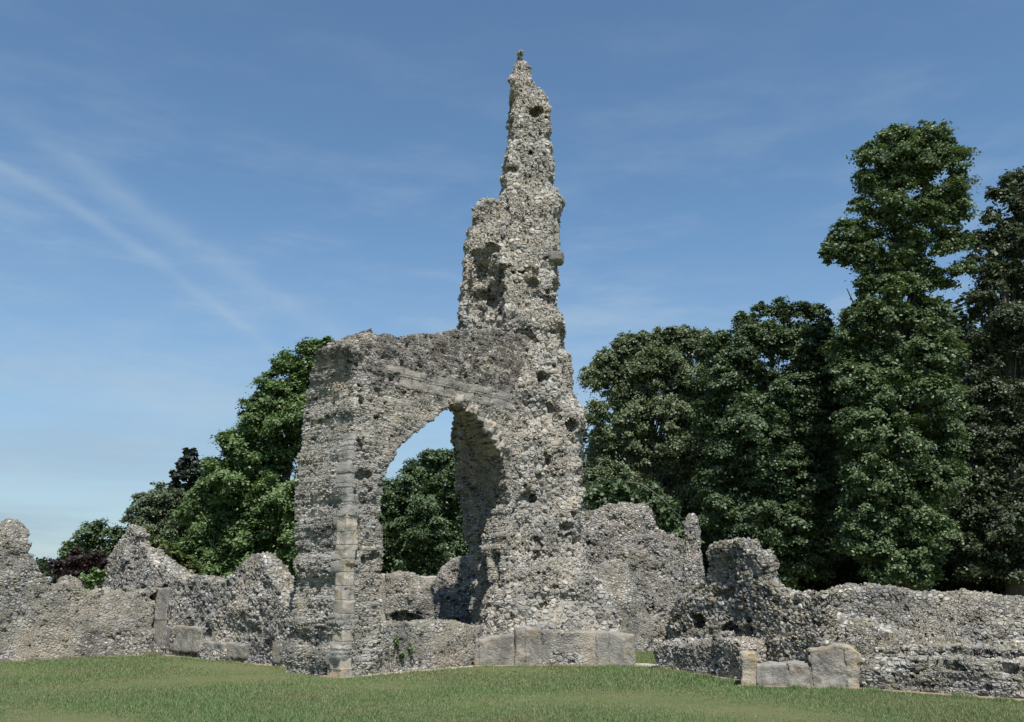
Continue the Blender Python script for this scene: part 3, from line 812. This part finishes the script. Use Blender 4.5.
# rubble bank in front of the long wall
FK = Frame(at(770, 640, 16.5)[:2], at(1024, 640, 15.0)[:2])
fk = foot(FK, [(762, 612), (790, 608), (830, 612), (860, 620), (900, 634), (940, 641), (1024, 646), (1080, 648), (1130, 650)])
tag(solid('rubble_bank', FK, fk, (0.1, 1.8), M_RIGHT, h=0.035, amp=1.2, k=0.45, batter=0.35, big=0.12), 'sloping bank of black and white flint rubble before the long right wall', 'wall')
FQ = Frame(ground(856, 689), ground(1024, 701))
fq = foot(FQ, [(852, 657), (880, 657), (930, 659), (980, 661), (1024, 663), (1100, 668)])
def slot(U, V, Z):
    return np.maximum(np.abs(Z - 0.42) - 0.085, V - 0.2) + 0 * U
tag(solid('low_wall', FQ, fq, (0, 1.3), M_FRONT, h=0.026, amp=0.5, big=0.03, rag=0.03, k=0.03, cut_fn=[slot]), 'low coursed flint wall nearest the viewer at the right', 'wall')
FQ2 = Frame(FQ.o + FQ.v * 0.75, FQ.o + FQ.v * 0.75 + FQ.u)
tag(solid('wall_step', FQ2, foot(FQ2, [(868, 647), (900, 645), (960, 648), (1005, 652), (1060, 655)]), (0, 0.7), M_FRONT, h=0.026, amp=0.5, big=0.03, rag=0.03, k=0.03, cut_fn=[lambda U, V, Z: np.maximum(np.abs(Z - 0.58) - 0.085, V - 0.2) + 0 * U]), 'dark raised course set back on the low wall at right', 'wall')

# worn blocks at the front
FX = Frame(ground(740, 687), ground(858, 690))
def front_block(name, label, x0, y0, x1, y1, v, mat, top=None):
    a, b_ = FX.px(x0, y0, v[0]), FX.px(x1, y1, v[0])
    pz = [(a[0], -0.2), (b_[0], -0.2)] + ([FX.px(x, y, v[0]) for x, y in top] if top else [(b_[0], a[1]), (a[0], a[1])])
    o = solid(name, FX, pz, v, mat, h=0.02, amp=0.6, k=0.025, rag=0.025, big=0.02)
    return tag(o, label, 'stone block', 'worn blocks in front of the right wall')
front_block('stone_block', 'upright pale block with yellow lichen in front of the right wall', 740, 652, 758, 690, (0, 0.55), M_BLOCK)
front_block('stone_block', 'flat grey block low on the grass beside the upright block', 756, 665, 790, 690, (0.05, 0.6), M_SLAB)
front_block('stone_block', 'flat grey block against the tall stained slab', 788, 664, 814, 690, (0.03, 0.6), M_SLAB)
front_block('stone_slab', 'tall stained slab with tan edges and a humped top', 810, 650, 848, 691, (0.0, 0.5), M_SLAB, [(848, 646), (838, 644), (825, 648), (810, 651)])
front_block('stone_block', 'narrow tan block closing the right end of the stained slab', 845, 655, 860, 692, (-0.02, 0.5), M_BLOCK, [(860, 655), (852, 648), (845, 648)])

# bare ground
earth = earth_mat('bare_earth', (0.16, 0.11, 0.07), (0.34, 0.26, 0.18))
pale = earth_mat('pale_path', (0.30, 0.26, 0.20), (0.46, 0.40, 0.32))
strip('bare_earth', earth, [ground(-110, 669), ground(155, 656)], 0.10, seed=1)
strip('bare_earth', earth, [ground(155, 655.5), ground(240, 664), ground(290, 669.5)], 0.22, seed=2)
strip('bare_earth', earth, [ground(284, 670), ground(340, 680)], 0.26, seed=3)
strip('bare_earth', pale, [ground(341, 680), ground(400, 674), ground(474, 668)], 0.14, seed=4)
strip('bare_earth', earth, [ground(470, 667.5), ground(600, 667)], 0.12, seed=5)
strip('worn_path', pale, [ground(575, 666), ground(605, 665.5), ground(640, 665), ground(660, 668)], 0.42, seed=6)
strip('bare_earth', earth, [ground(654, 669.5), ground(745, 684)], 0.08, seed=7)
strip('bare_earth', earth, [ground(738, 688), ground(860, 691), ground(1060, 705)], 0.10, seed=8)

# ------------------------------------------------------------------ trees
def leaves(C, N, L, Wd, rng):
    n = len(C)
    T = np.cross(N, rng.normal(size=(n, 3))); T /= np.linalg.norm(T, axis=1)[:, None] + 1e-9
    B = np.cross(N, T)
    a, b_ = T * (L / 2)[:, None], B * (Wd / 2)[:, None]
    V = np.stack([C - a, C + b_ - a * 0.1, C + a, C - b_ - a * 0.1], 1)
    return V.reshape(-1, 3)

def crown(lobes, rng, leaf, dens, droop=0.0, flat=0.5, clump=0.55):
    """lobes: world centre and radius. Leaves gather in clumps over the lobes."""
    Cs, Ns, Ls = [], [], []
    for c, r in lobes:
        cr = min(clump, r * 0.8) * (0.8 + 0.2 * r / 1.5)
        nc = max(9, int(3.9 * (r / cr) ** 2))
        d = rng.normal(size=(nc, 3)); d[:, 2] += 0.35
        d /= np.linalg.norm(d, axis=1)[:, None]
        rad = r * rng.uniform(0.55, 1.14, nc)
        cc = c + d * rad[:, None] * np.array([1, 1, 0.92])
        size = cr * rng.uniform(0.55, 1.15, nc)
        k = int(dens * (cr / leaf) ** 2)
        g = rng.normal(size=(nc, k, 3)) * 0.5
        g[..., 2] *= flat
        g[..., 2] -= 0.30 * (g[..., 0] ** 2 + g[..., 1] ** 2) * (1 + 2 * droop)
        p = cc[:, None] + g * size[:, None, None]
        nn = d[:, None] * 0.7 + np.array([0, 0, 0.75 - droop * 0.7]) + rng.normal(size=(nc, k, 3)) * 0.55
        Cs.append(p.reshape(-1, 3)); Ns.append(nn.reshape(-1, 3))
        Ls.append(rng.uniform(0.65, 1.25, nc * k) * leaf)
        m = int(70 * (r / 1.2) ** 2)                     # inner foliage
        q = rng.normal(size=(m, 3)); q /= np.linalg.norm(q, axis=1)[:, None]
        Cs.append(c + q * (r * 0.62 * rng.random(m) ** 0.4)[:, None]); Ns.append(rng.normal(size=(m, 3)))
        Ls.append(np.full(m, min(0.55, leaf * 2.6)))
    C, N, L = np.concatenate(Cs), np.concatenate(Ns), np.concatenate(Ls)
    N /= np.linalg.norm(N, axis=1)[:, None] + 1e-9
    return leaves(C, N, L, L * rng.uniform(0.55, 0.85, len(L)), rng)

def tube(P, Rr, n=8):
    P = np.array(P, float); k = len(P)
    T = np.gradient(P, axis=0); T /= np.linalg.norm(T, axis=1)[:, None] + 1e-9
    A = np.cross(T, [0.31, 0.95, 0.1]); A /= np.linalg.norm(A, axis=1)[:, None] + 1e-9
    B = np.cross(T, A)
    th = np.linspace(0, 2 * np.pi, n, endpoint=False)
    V = P[:, None] + (A[:, None] * np.cos(th)[None, :, None] + B[:, None] * np.sin(th)[None, :, None]) * np.array(Rr)[:, None, None]
    Q = [(i * n + j, i * n + (j + 1) % n, (i + 1) * n + (j + 1) % n, (i + 1) * n + j) for i in range(k - 1) for j in range(n)]
    return V.reshape(-1, 3), np.array(Q)

def tree(name, label, cat, lobes_px, Y, mat, base_x, seed, leaf=0.13, dens=15.0, deep=0.8, droop=0.0, flat=0.5, clump=0.42, trunk_r=0.3, group=None, back=True):
    rng = np.random.default_rng(seed)
    s = Y / FPX / CP
    base = np.array([(base_x - 512) / FPX * Y, Y + deep, 0.0])
    lobes = []
    split = []
    for x, y, r in lobes_px:
        split.append((x, y, r * 0.84))
        for q in range(4):
            a = rng.uniform(0, 2 * math.pi); e = r * rng.uniform(0.45, 0.72)
            split.append((x + e * math.cos(a), y + e * math.sin(a), r * rng.uniform(0.34, 0.5)))
    for x, y, r in split:
        c = at(x, y, Y); rr = r * s
        off = rng.uniform(-0.5, 0.5) * rr * 1.4
        lobes.append((at(x, y, Y + off) - base, rr * 0.92))
        if back: lobes.append((at(x, y, Y + off + rr * rng.uniform(0.9, 1.4)) - base + rng.normal(size=3) * 0.2, rr * 0.85)) if rr > 0.7 else None
    root = tag(empty(name, Matrix.Translation(tuple(base))), label, cat, group)
    V = crown(lobes, rng, leaf, dens, droop, flat, clump)
    Q = np.arange(len(V)).reshape(-1, 4)
    link('crown', np_mesh('crown', V, Q, False), mat, parent_M[root.name], root)
    # trunk and limbs
    cz = np.array([l[0] for l in lobes]); zt = cz[:, 2].max()
    top_c = cz[cz[:, 2] > zt * 0.7].mean(0)
    tv, tq, off = [], [], 0
    zs = np.linspace(-0.3, zt * 0.92, 10)
    sp = np.stack([np.interp(zs, [-0.3, zt], [0, top_c[0]]) + rng.normal(size=10) * 0.12 * (zs > 1), np.interp(zs, [-0.3, zt], [0, top_c[1]]) + rng.normal(size=10) * 0.12 * (zs > 1), zs], 1)
    rad = trunk_r * (1 - 0.85 * np.linspace(0, 1, 10)); rad[0] *= 1.35
    a, q = tube(sp, rad); tv.append(a); tq.append(q); off += len(a)
    for c in cz[::5]:
        z0 = max(0.4, c[2] * 0.6)
        st = np.array([np.interp(z0, sp[:, 2], sp[:, 0]), np.interp(z0, sp[:, 2], sp[:, 1]), z0])
        mid = st * 0.45 + c * 0.55 + np.array([0, 0, 0.18 * np.linalg.norm(c - st)]) * 0.6 + rng.normal(size=3) * 0.15
        r0 = np.interp(z0, sp[:, 2], rad) * 0.3
        a, q = tube([st, st * 0.75 + mid * 0.25, st * 0.45 + mid * 0.55, st * 0.2 + mid * 0.8, mid], [r0, r0 * 0.85, r0 * 0.6, r0 * 0.4, r0 * 0.18], 6)
        tv.append(a); tq.append(q + off); off += len(a)
    link('trunk', np_mesh('trunk', np.concatenate(tv), np.concatenate(tq)), M_BARK, parent_M[root.name], root)
    return root

L_BRIGHT = leaf_mat('bright_leaves', (0.082, 0.130, 0.044), (0.118, 0.184, 0.062), (0.168, 0.232, 0.092))
L_MID = leaf_mat('mid_green_leaves', (0.062, 0.096, 0.044), (0.092, 0.136, 0.062), (0.135, 0.178, 0.090))
L_GREY = leaf_mat('grey_green_leaves', (0.082, 0.108, 0.056), (0.116, 0.146, 0.080), (0.170, 0.198, 0.124))
L_PALE = leaf_mat('pale_feathery_leaves', (0.112, 0.142, 0.072), (0.158, 0.194, 0.104), (0.215, 0.245, 0.150))
L_TALL = leaf_mat('tall_tree_leaves', (0.068, 0.104, 0.042), (0.100, 0.146, 0.062), (0.150, 0.192, 0.092))
L_DEEP = leaf_mat('deep_green_leaves', (0.050, 0.068, 0.036), (0.074, 0.094, 0.052), (0.115, 0.135, 0.080))
L_DARK_SHADE = leaf_mat('dark_shade_leaves', (0.024, 0.038, 0.017), (0.038, 0.055, 0.025), (0.060, 0.080, 0.038))  # low leaf colour stands in for the deep shade under the trees
L_YELLOW = leaf_mat('yellow_green_leaves', (0.060, 0.085, 0.020), (0.085, 0.110, 0.028), (0.13, 0.145, 0.05))
L_PURPLE = leaf_mat('purple_leaves', (0.020, 0.011, 0.012), (0.032, 0.017, 0.017), (0.050, 0.026, 0.026), 0.2)
L_CONIFER = leaf_mat('conifer_needles', (0.016, 0.026, 0.015), (0.024, 0.036, 0.020), (0.040, 0.050, 0.030), 0.15)

tree('broadleaf_tree', 'big bright green tree leaning out from behind the left side of the pier', 'tree',
     [(318, 358, 20), (330, 348, 13), (308, 350, 13), (338, 356, 14), (292, 370, 22), (305, 390, 26), (272, 398, 26), (256, 424, 26), (290, 425, 34), (240, 450, 26), (226, 480, 28), (268, 462, 36), (206, 512, 26), (244, 500, 36), (286, 500, 36),
      (222, 540, 30), (262, 545, 36), (196, 548, 22), (295, 545, 30), (240, 572, 24), (275, 580, 26), (205, 572, 18), (320, 430, 30), (320, 500, 30)],
     36, L_BRIGHT, 275, 21, leaf=0.125, clump=0.44)
tree('conifer', 'small dark conifer top poking out behind the bright green tree', 'tree',
     [(190, 455, 8), (184, 464, 8), (196, 468, 9), (178, 474, 9), (190, 480, 12), (205, 474, 10), (176, 488, 12), (200, 495, 14), (188, 520, 16)], 52, L_CONIFER, 190, 22, leaf=0.22, flat=0.3, clump=0.5, trunk_r=0.22)
tree('shrub', 'grey green bushy tree left of the bright green tree', 'tree',
     [(160, 494, 14), (146, 504, 14), (172, 506, 18), (134, 516, 11), (152, 522, 20), (178, 530, 20), (140, 540, 16), (162, 548, 22), (130, 550, 12)], 46, L_GREY, 155, 23, leaf=0.125, trunk_r=0.18)
tree('shrub', 'yellow green bush growing over the slope of the left wall peak', 'shrub',
     [(158, 548, 11), (168, 556, 12), (180, 566, 13), (192, 574, 12), (152, 540, 7), (148, 532, 5), (172, 574, 12), (155, 566, 12)], 30, L_YELLOW, 170, 24, leaf=0.14, clump=0.4, trunk_r=0.1, back=False)
tree('shrub', 'round green bush above the purple shrub at left', 'shrub',
     [(90, 532, 12), (104, 528, 11), (76, 544, 12), (116, 534, 10), (96, 546, 14), (66, 552, 8), (112, 550, 12)], 48, L_MID, 95, 25, leaf=0.125, trunk_r=0.15)
tree('shrub', 'dark purple leaved shrub behind the left wall', 'shrub',
     [(78, 560, 12), (92, 562, 13), (64, 568, 10), (106, 566, 11), (84, 574, 12), (60, 576, 8), (54, 564, 6)], 42, L_PURPLE, 80, 26, leaf=0.125, trunk_r=0.12)
tree('shrub', 'small light green bush just over the top of the left wall', 'shrub',
     [(84, 578, 6), (94, 574, 7), (102, 576, 6), (90, 582, 7)], 27, L_BRIGHT, 92, 27, leaf=0.13, clump=0.3, trunk_r=0.06, back=False)
tree('broadleaf_tree', 'round green tree framed by the pointed arch', 'tree',
     [(428, 468, 20), (448, 466, 20), (408, 478, 20), (392, 498, 22), (466, 478, 22), (424, 500, 26), (454, 506, 26), (398, 530, 26), (432, 536, 28), (468, 530, 26), (404, 562, 24), (440, 566, 24), (470, 566, 22), (380, 560, 22), (375, 520, 20), (492, 500, 24), (495, 550, 24)],
     40, L_MID, 440, 28, leaf=0.125)
tree('broadleaf_tree', 'feathery pale green tree just right of the tower', 'tree',
     [(590, 372, 14), (604, 358, 15), (622, 348, 15), (640, 342, 15), (662, 338, 15), (684, 336, 15), (704, 340, 16), (716, 360, 20), (700, 384, 26), (708, 420, 28), (706, 460, 28), (712, 500, 26), (664, 360, 24), (620, 366, 22), (640, 372, 24), (598, 376, 15), (612, 362, 16), (632, 352, 16), (652, 346, 16), (672, 345, 15), (692, 340, 14), (706, 352, 20), (622, 384, 22), (650, 376, 24), (680, 378, 24), (596, 412, 16), (640, 412, 30), (676, 414, 28), (604, 448, 24), (640, 452, 30), (678, 452, 28), (598, 486, 24), (634, 490, 28), (670, 492, 28), (610, 520, 24), (650, 530, 26), (690, 530, 26)],
     42, L_PALE, 640, 29, leaf=0.125, droop=0.35)
tree('broadleaf_tree', 'dense dark green tree between the pale tree and the tallest tree', 'tree',
     [(720, 352, 20), (740, 370, 24), (776, 326, 18), (752, 330, 18), (812, 336, 22), (836, 346, 22), (842, 380, 24), (812, 404, 28), (840, 420, 26), (770, 408, 28), (738, 404, 26), (740, 448, 28), (776, 456, 30), (814, 460, 30), (722, 340, 14), (744, 322, 14), (762, 312, 12), (782, 306, 12), (800, 308, 13), (820, 316, 16), (738, 352, 22), (768, 342, 24), (800, 344, 26), (724, 382, 24), (758, 384, 30), (796, 386, 32), (828, 372, 26), (718, 424, 26), (754, 428, 32), (794, 432, 34), (830, 430, 28), (720, 470, 26), (756, 474, 32), (798, 482, 34), (722, 514, 26), (756, 522, 30), (792, 530, 32), (740, 558, 26), (776, 566, 26), (812, 560, 26), (826, 510, 26)],
     38, L_MID, 770, 30, leaf=0.125, trunk_r=0.4)
tree('tall_tree', 'tallest tree with narrow bright green crown at right', 'tree',
     [(914, 134, 19), (892, 140, 18), (936, 140, 19), (872, 156, 17), (955, 160, 18), (962, 184, 17), (960, 212, 16), (962, 240, 14), (964, 268, 14), (905, 156, 22), (930, 160, 22), (866, 182, 13), (884, 178, 24), (916, 174, 26), (946, 194, 22), (862, 208, 14), (890, 210, 24), (926, 212, 24), (846, 232, 16), (834, 246, 14), (828, 256, 10), (850, 252, 16), (868, 240, 22), (904, 244, 26), (940, 240, 20), (878, 270, 24), (914, 276, 28), (862, 290, 14), (944, 276, 16),
      (886, 304, 26), (924, 312, 28), (858, 318, 20), (848, 344, 24), (882, 346, 30), (920, 352, 32), (950, 346, 20), (856, 384, 28), (892, 390, 32), (930, 394, 32), (864, 428, 32), (904, 434, 34), (940, 436, 28), (868, 472, 32), (906, 478, 34), (940, 480, 28), (862, 514, 28), (900, 522, 32), (934, 528, 28), (852, 546, 18), (884, 558, 26), (920, 566, 24)],
     35, L_TALL, 900, 31, leaf=0.125, trunk_r=0.5, deep=1.5)
tree('broadleaf_tree', 'grey green tree cut off by the right edge', 'tree',
     [(1016, 180, 18), (1000, 198, 15), (990, 216, 12), (1024, 214, 24), (984, 240, 14), (1004, 242, 22), (1034, 250, 28), (976, 262, 10), (992, 276, 20), (1022, 284, 28), (980, 304, 18), (1008, 318, 26), (1040, 320, 30), (984, 344, 22), (1016, 356, 30), (978, 384, 24), (1010, 398, 30), (1044, 390, 30), (976, 426, 26), (1010, 438, 30), (1044, 450, 30), (980, 470, 28), (1016, 482, 30), (974, 514, 26), (1010, 526, 30), (1044, 520, 30), (980, 556, 26), (1016, 566, 26), (1050, 570, 26)],
     37, L_DEEP, 1010, 32, leaf=0.125, trunk_r=0.45)
tree('shrub', 'weeping dark green bush above the tall broken wall', 'shrub',
     [(600, 492, 16), (624, 488, 16), (646, 494, 16), (664, 506, 16), (612, 508, 18), (640, 512, 18), (668, 526, 16), (684, 540, 16), (660, 545, 16)], 31, L_MID, 635, 33, leaf=0.16, droop=0.8, clump=0.5, trunk_r=0.12, back=False)

for i, (x0, lab) in enumerate([(735, 'dark shrub behind the mossy topped stump'), (800, 'dark shrub below the dense dark green tree'), (868, 'dark shrub at the foot of the tallest tree, left side'),
                               (935, 'dark shrub at the foot of the tallest tree, right side'), (1000, 'dark shrub under the grey green tree at the right edge')]):
    tree('shrub', lab, 'shrub', [(x0 - 22, 562, 20), (x0 + 8, 556, 22), (x0 + 32, 564, 20), (x0 - 8, 584, 22), (x0 + 22, 586, 22), (x0 - 34, 588, 18)], 40, L_DARK_SHADE, x0, 60 + i, trunk_r=0.12, group='dark shrubs along the right wall')

bush = [o for o in COL.objects if o.get('label') == 'weeping dark green bush above the tall broken wall'][0]
pb = [at(x, y, 30.2) - np.array(bush.location) for x, y in [(626, 482), (640, 484), (652, 491), (664, 501), (678, 515)]]
bv, bq = tube(pb, [0.035, 0.032, 0.028, 0.022, 0.012], 6)
link('bare_branch', np_mesh('bare_branch', bv, bq), M_BARK, parent_M[bush.name], bush)

# weeds rooted in the masonry
def weed(label, p, size, seed, mat):
    rng = np.random.default_rng(seed)
    Vs, Qs, off = [], [], 0
    root = Matrix.Translation(p)
    stems, lv = [], []
    for i in range(7):
        a = rng.uniform(0, 6.283); e = rng.uniform(0.3, 1.0)
        tip = np.array([math.cos(a) * 0.7 * e, -abs(math.sin(a)) * 0.8 * e - 0.15, rng.uniform(-0.1, 0.9)]) * size
        mid = tip * 0.5 + np.array([0, 0, 0.18 * size])
        a_, q_ = tube([np.array([0, 0.05, 0.0]), mid, tip], [0.006, 0.004, 0.002], 5)
        Vs.append(a_); Qs.append(q_ + off); off += len(a_)
        for t in np.linspace(0.25, 1.0, 7):
            lv.append(mid * (1 - abs(2 * t - 1)) + (tip * t if t > 0.5 else mid * 0) + rng.normal(size=3) * 0.10 * size)
    o = empty('weed_tuft', root); tag(o, label, 'weed', 'weeds growing from the low wall')
    C = np.array(lv); N = rng.normal(size=C.shape) * 0.5 + np.array([0, -0.6, 0.7]); N /= np.linalg.norm(N, axis=1)[:, None]
    LV = leaves(C, N, rng.uniform(0.04, 0.075, len(C)), rng.uniform(0.025, 0.045, len(C)), rng)
    link('leaf_spray', np_mesh('leaf_spray', LV, np.arange(len(LV)).reshape(-1, 4), False), mat, root, o)
    link('stem', np_mesh('stem', np.concatenate(Vs), np.concatenate(Qs)), mat, root, o)
WEED = leaf_mat('weed_leaves', (0.06, 0.10, 0.03), (0.09, 0.14, 0.04), (0.13, 0.17, 0.06))
for i, (x, y, sz, lab) in enumerate([(398, 646, 0.20, 'green weed on the low arch wall, left of a smaller pair'), (412, 651, 0.17, 'green weed on the low arch wall, right of a taller weed'), (403, 659, 0.12, 'small weed near the foot of the low arch wall')]):
    u, z_ = FA.px(x, y, 0.03)
    weed(lab, FA.world(u, 0.03, z_), sz, 300 + i, WEED)

# woodland behind
rng = np.random.default_rng(77)
far = []
for i in range(120):
    x = rng.uniform(585, 1120); y = rng.uniform(440, 585) if x < 830 else rng.uniform(330, 585)
    far.append((at(x, y, rng.uniform(50, 58)), rng.uniform(1.8, 2.6)))
for i in range(46):
    x = rng.uniform(170, 500); y = rng.uniform(505, 585)
    far.append((at(x, y, rng.uniform(50, 58)), rng.uniform(1.4, 2.0)))
V = crown(far, rng, 0.38, 5.0, clump=1.0)
tag(link('woodland', np_mesh('woodland', V, np.arange(len(V)).reshape(-1, 4), False), L_DARK_SHADE), 'dense dark woodland massed behind the trees', 'woodland', kind='stuff')
far = []
for i in range(60):
    x = rng.uniform(-200, 140)
    far.append((at(x, rng.uniform(560, 580), rng.uniform(150, 170)), rng.uniform(1.2, 2.4)))
V = crown(far, rng, 0.6, 5.0, clump=1.0)
tag(link('far_hedge', np_mesh('far_hedge', V, np.arange(len(V)).reshape(-1, 4), False), L_DARK_SHADE), 'distant dark hedge line on the horizon at left', 'hedge', kind='stuff')

# ------------------------------------------------------------------ render settings
S.cycles.use_denoising = True
S.cycles.max_bounces = 6
S.cycles.diffuse_bounces = 3
S.cycles.transmission_bounces = 3
S.cycles.transparent_max_bounces = 4
S.cycles.caustics_reflective = False
S.cycles.caustics_refractive = False
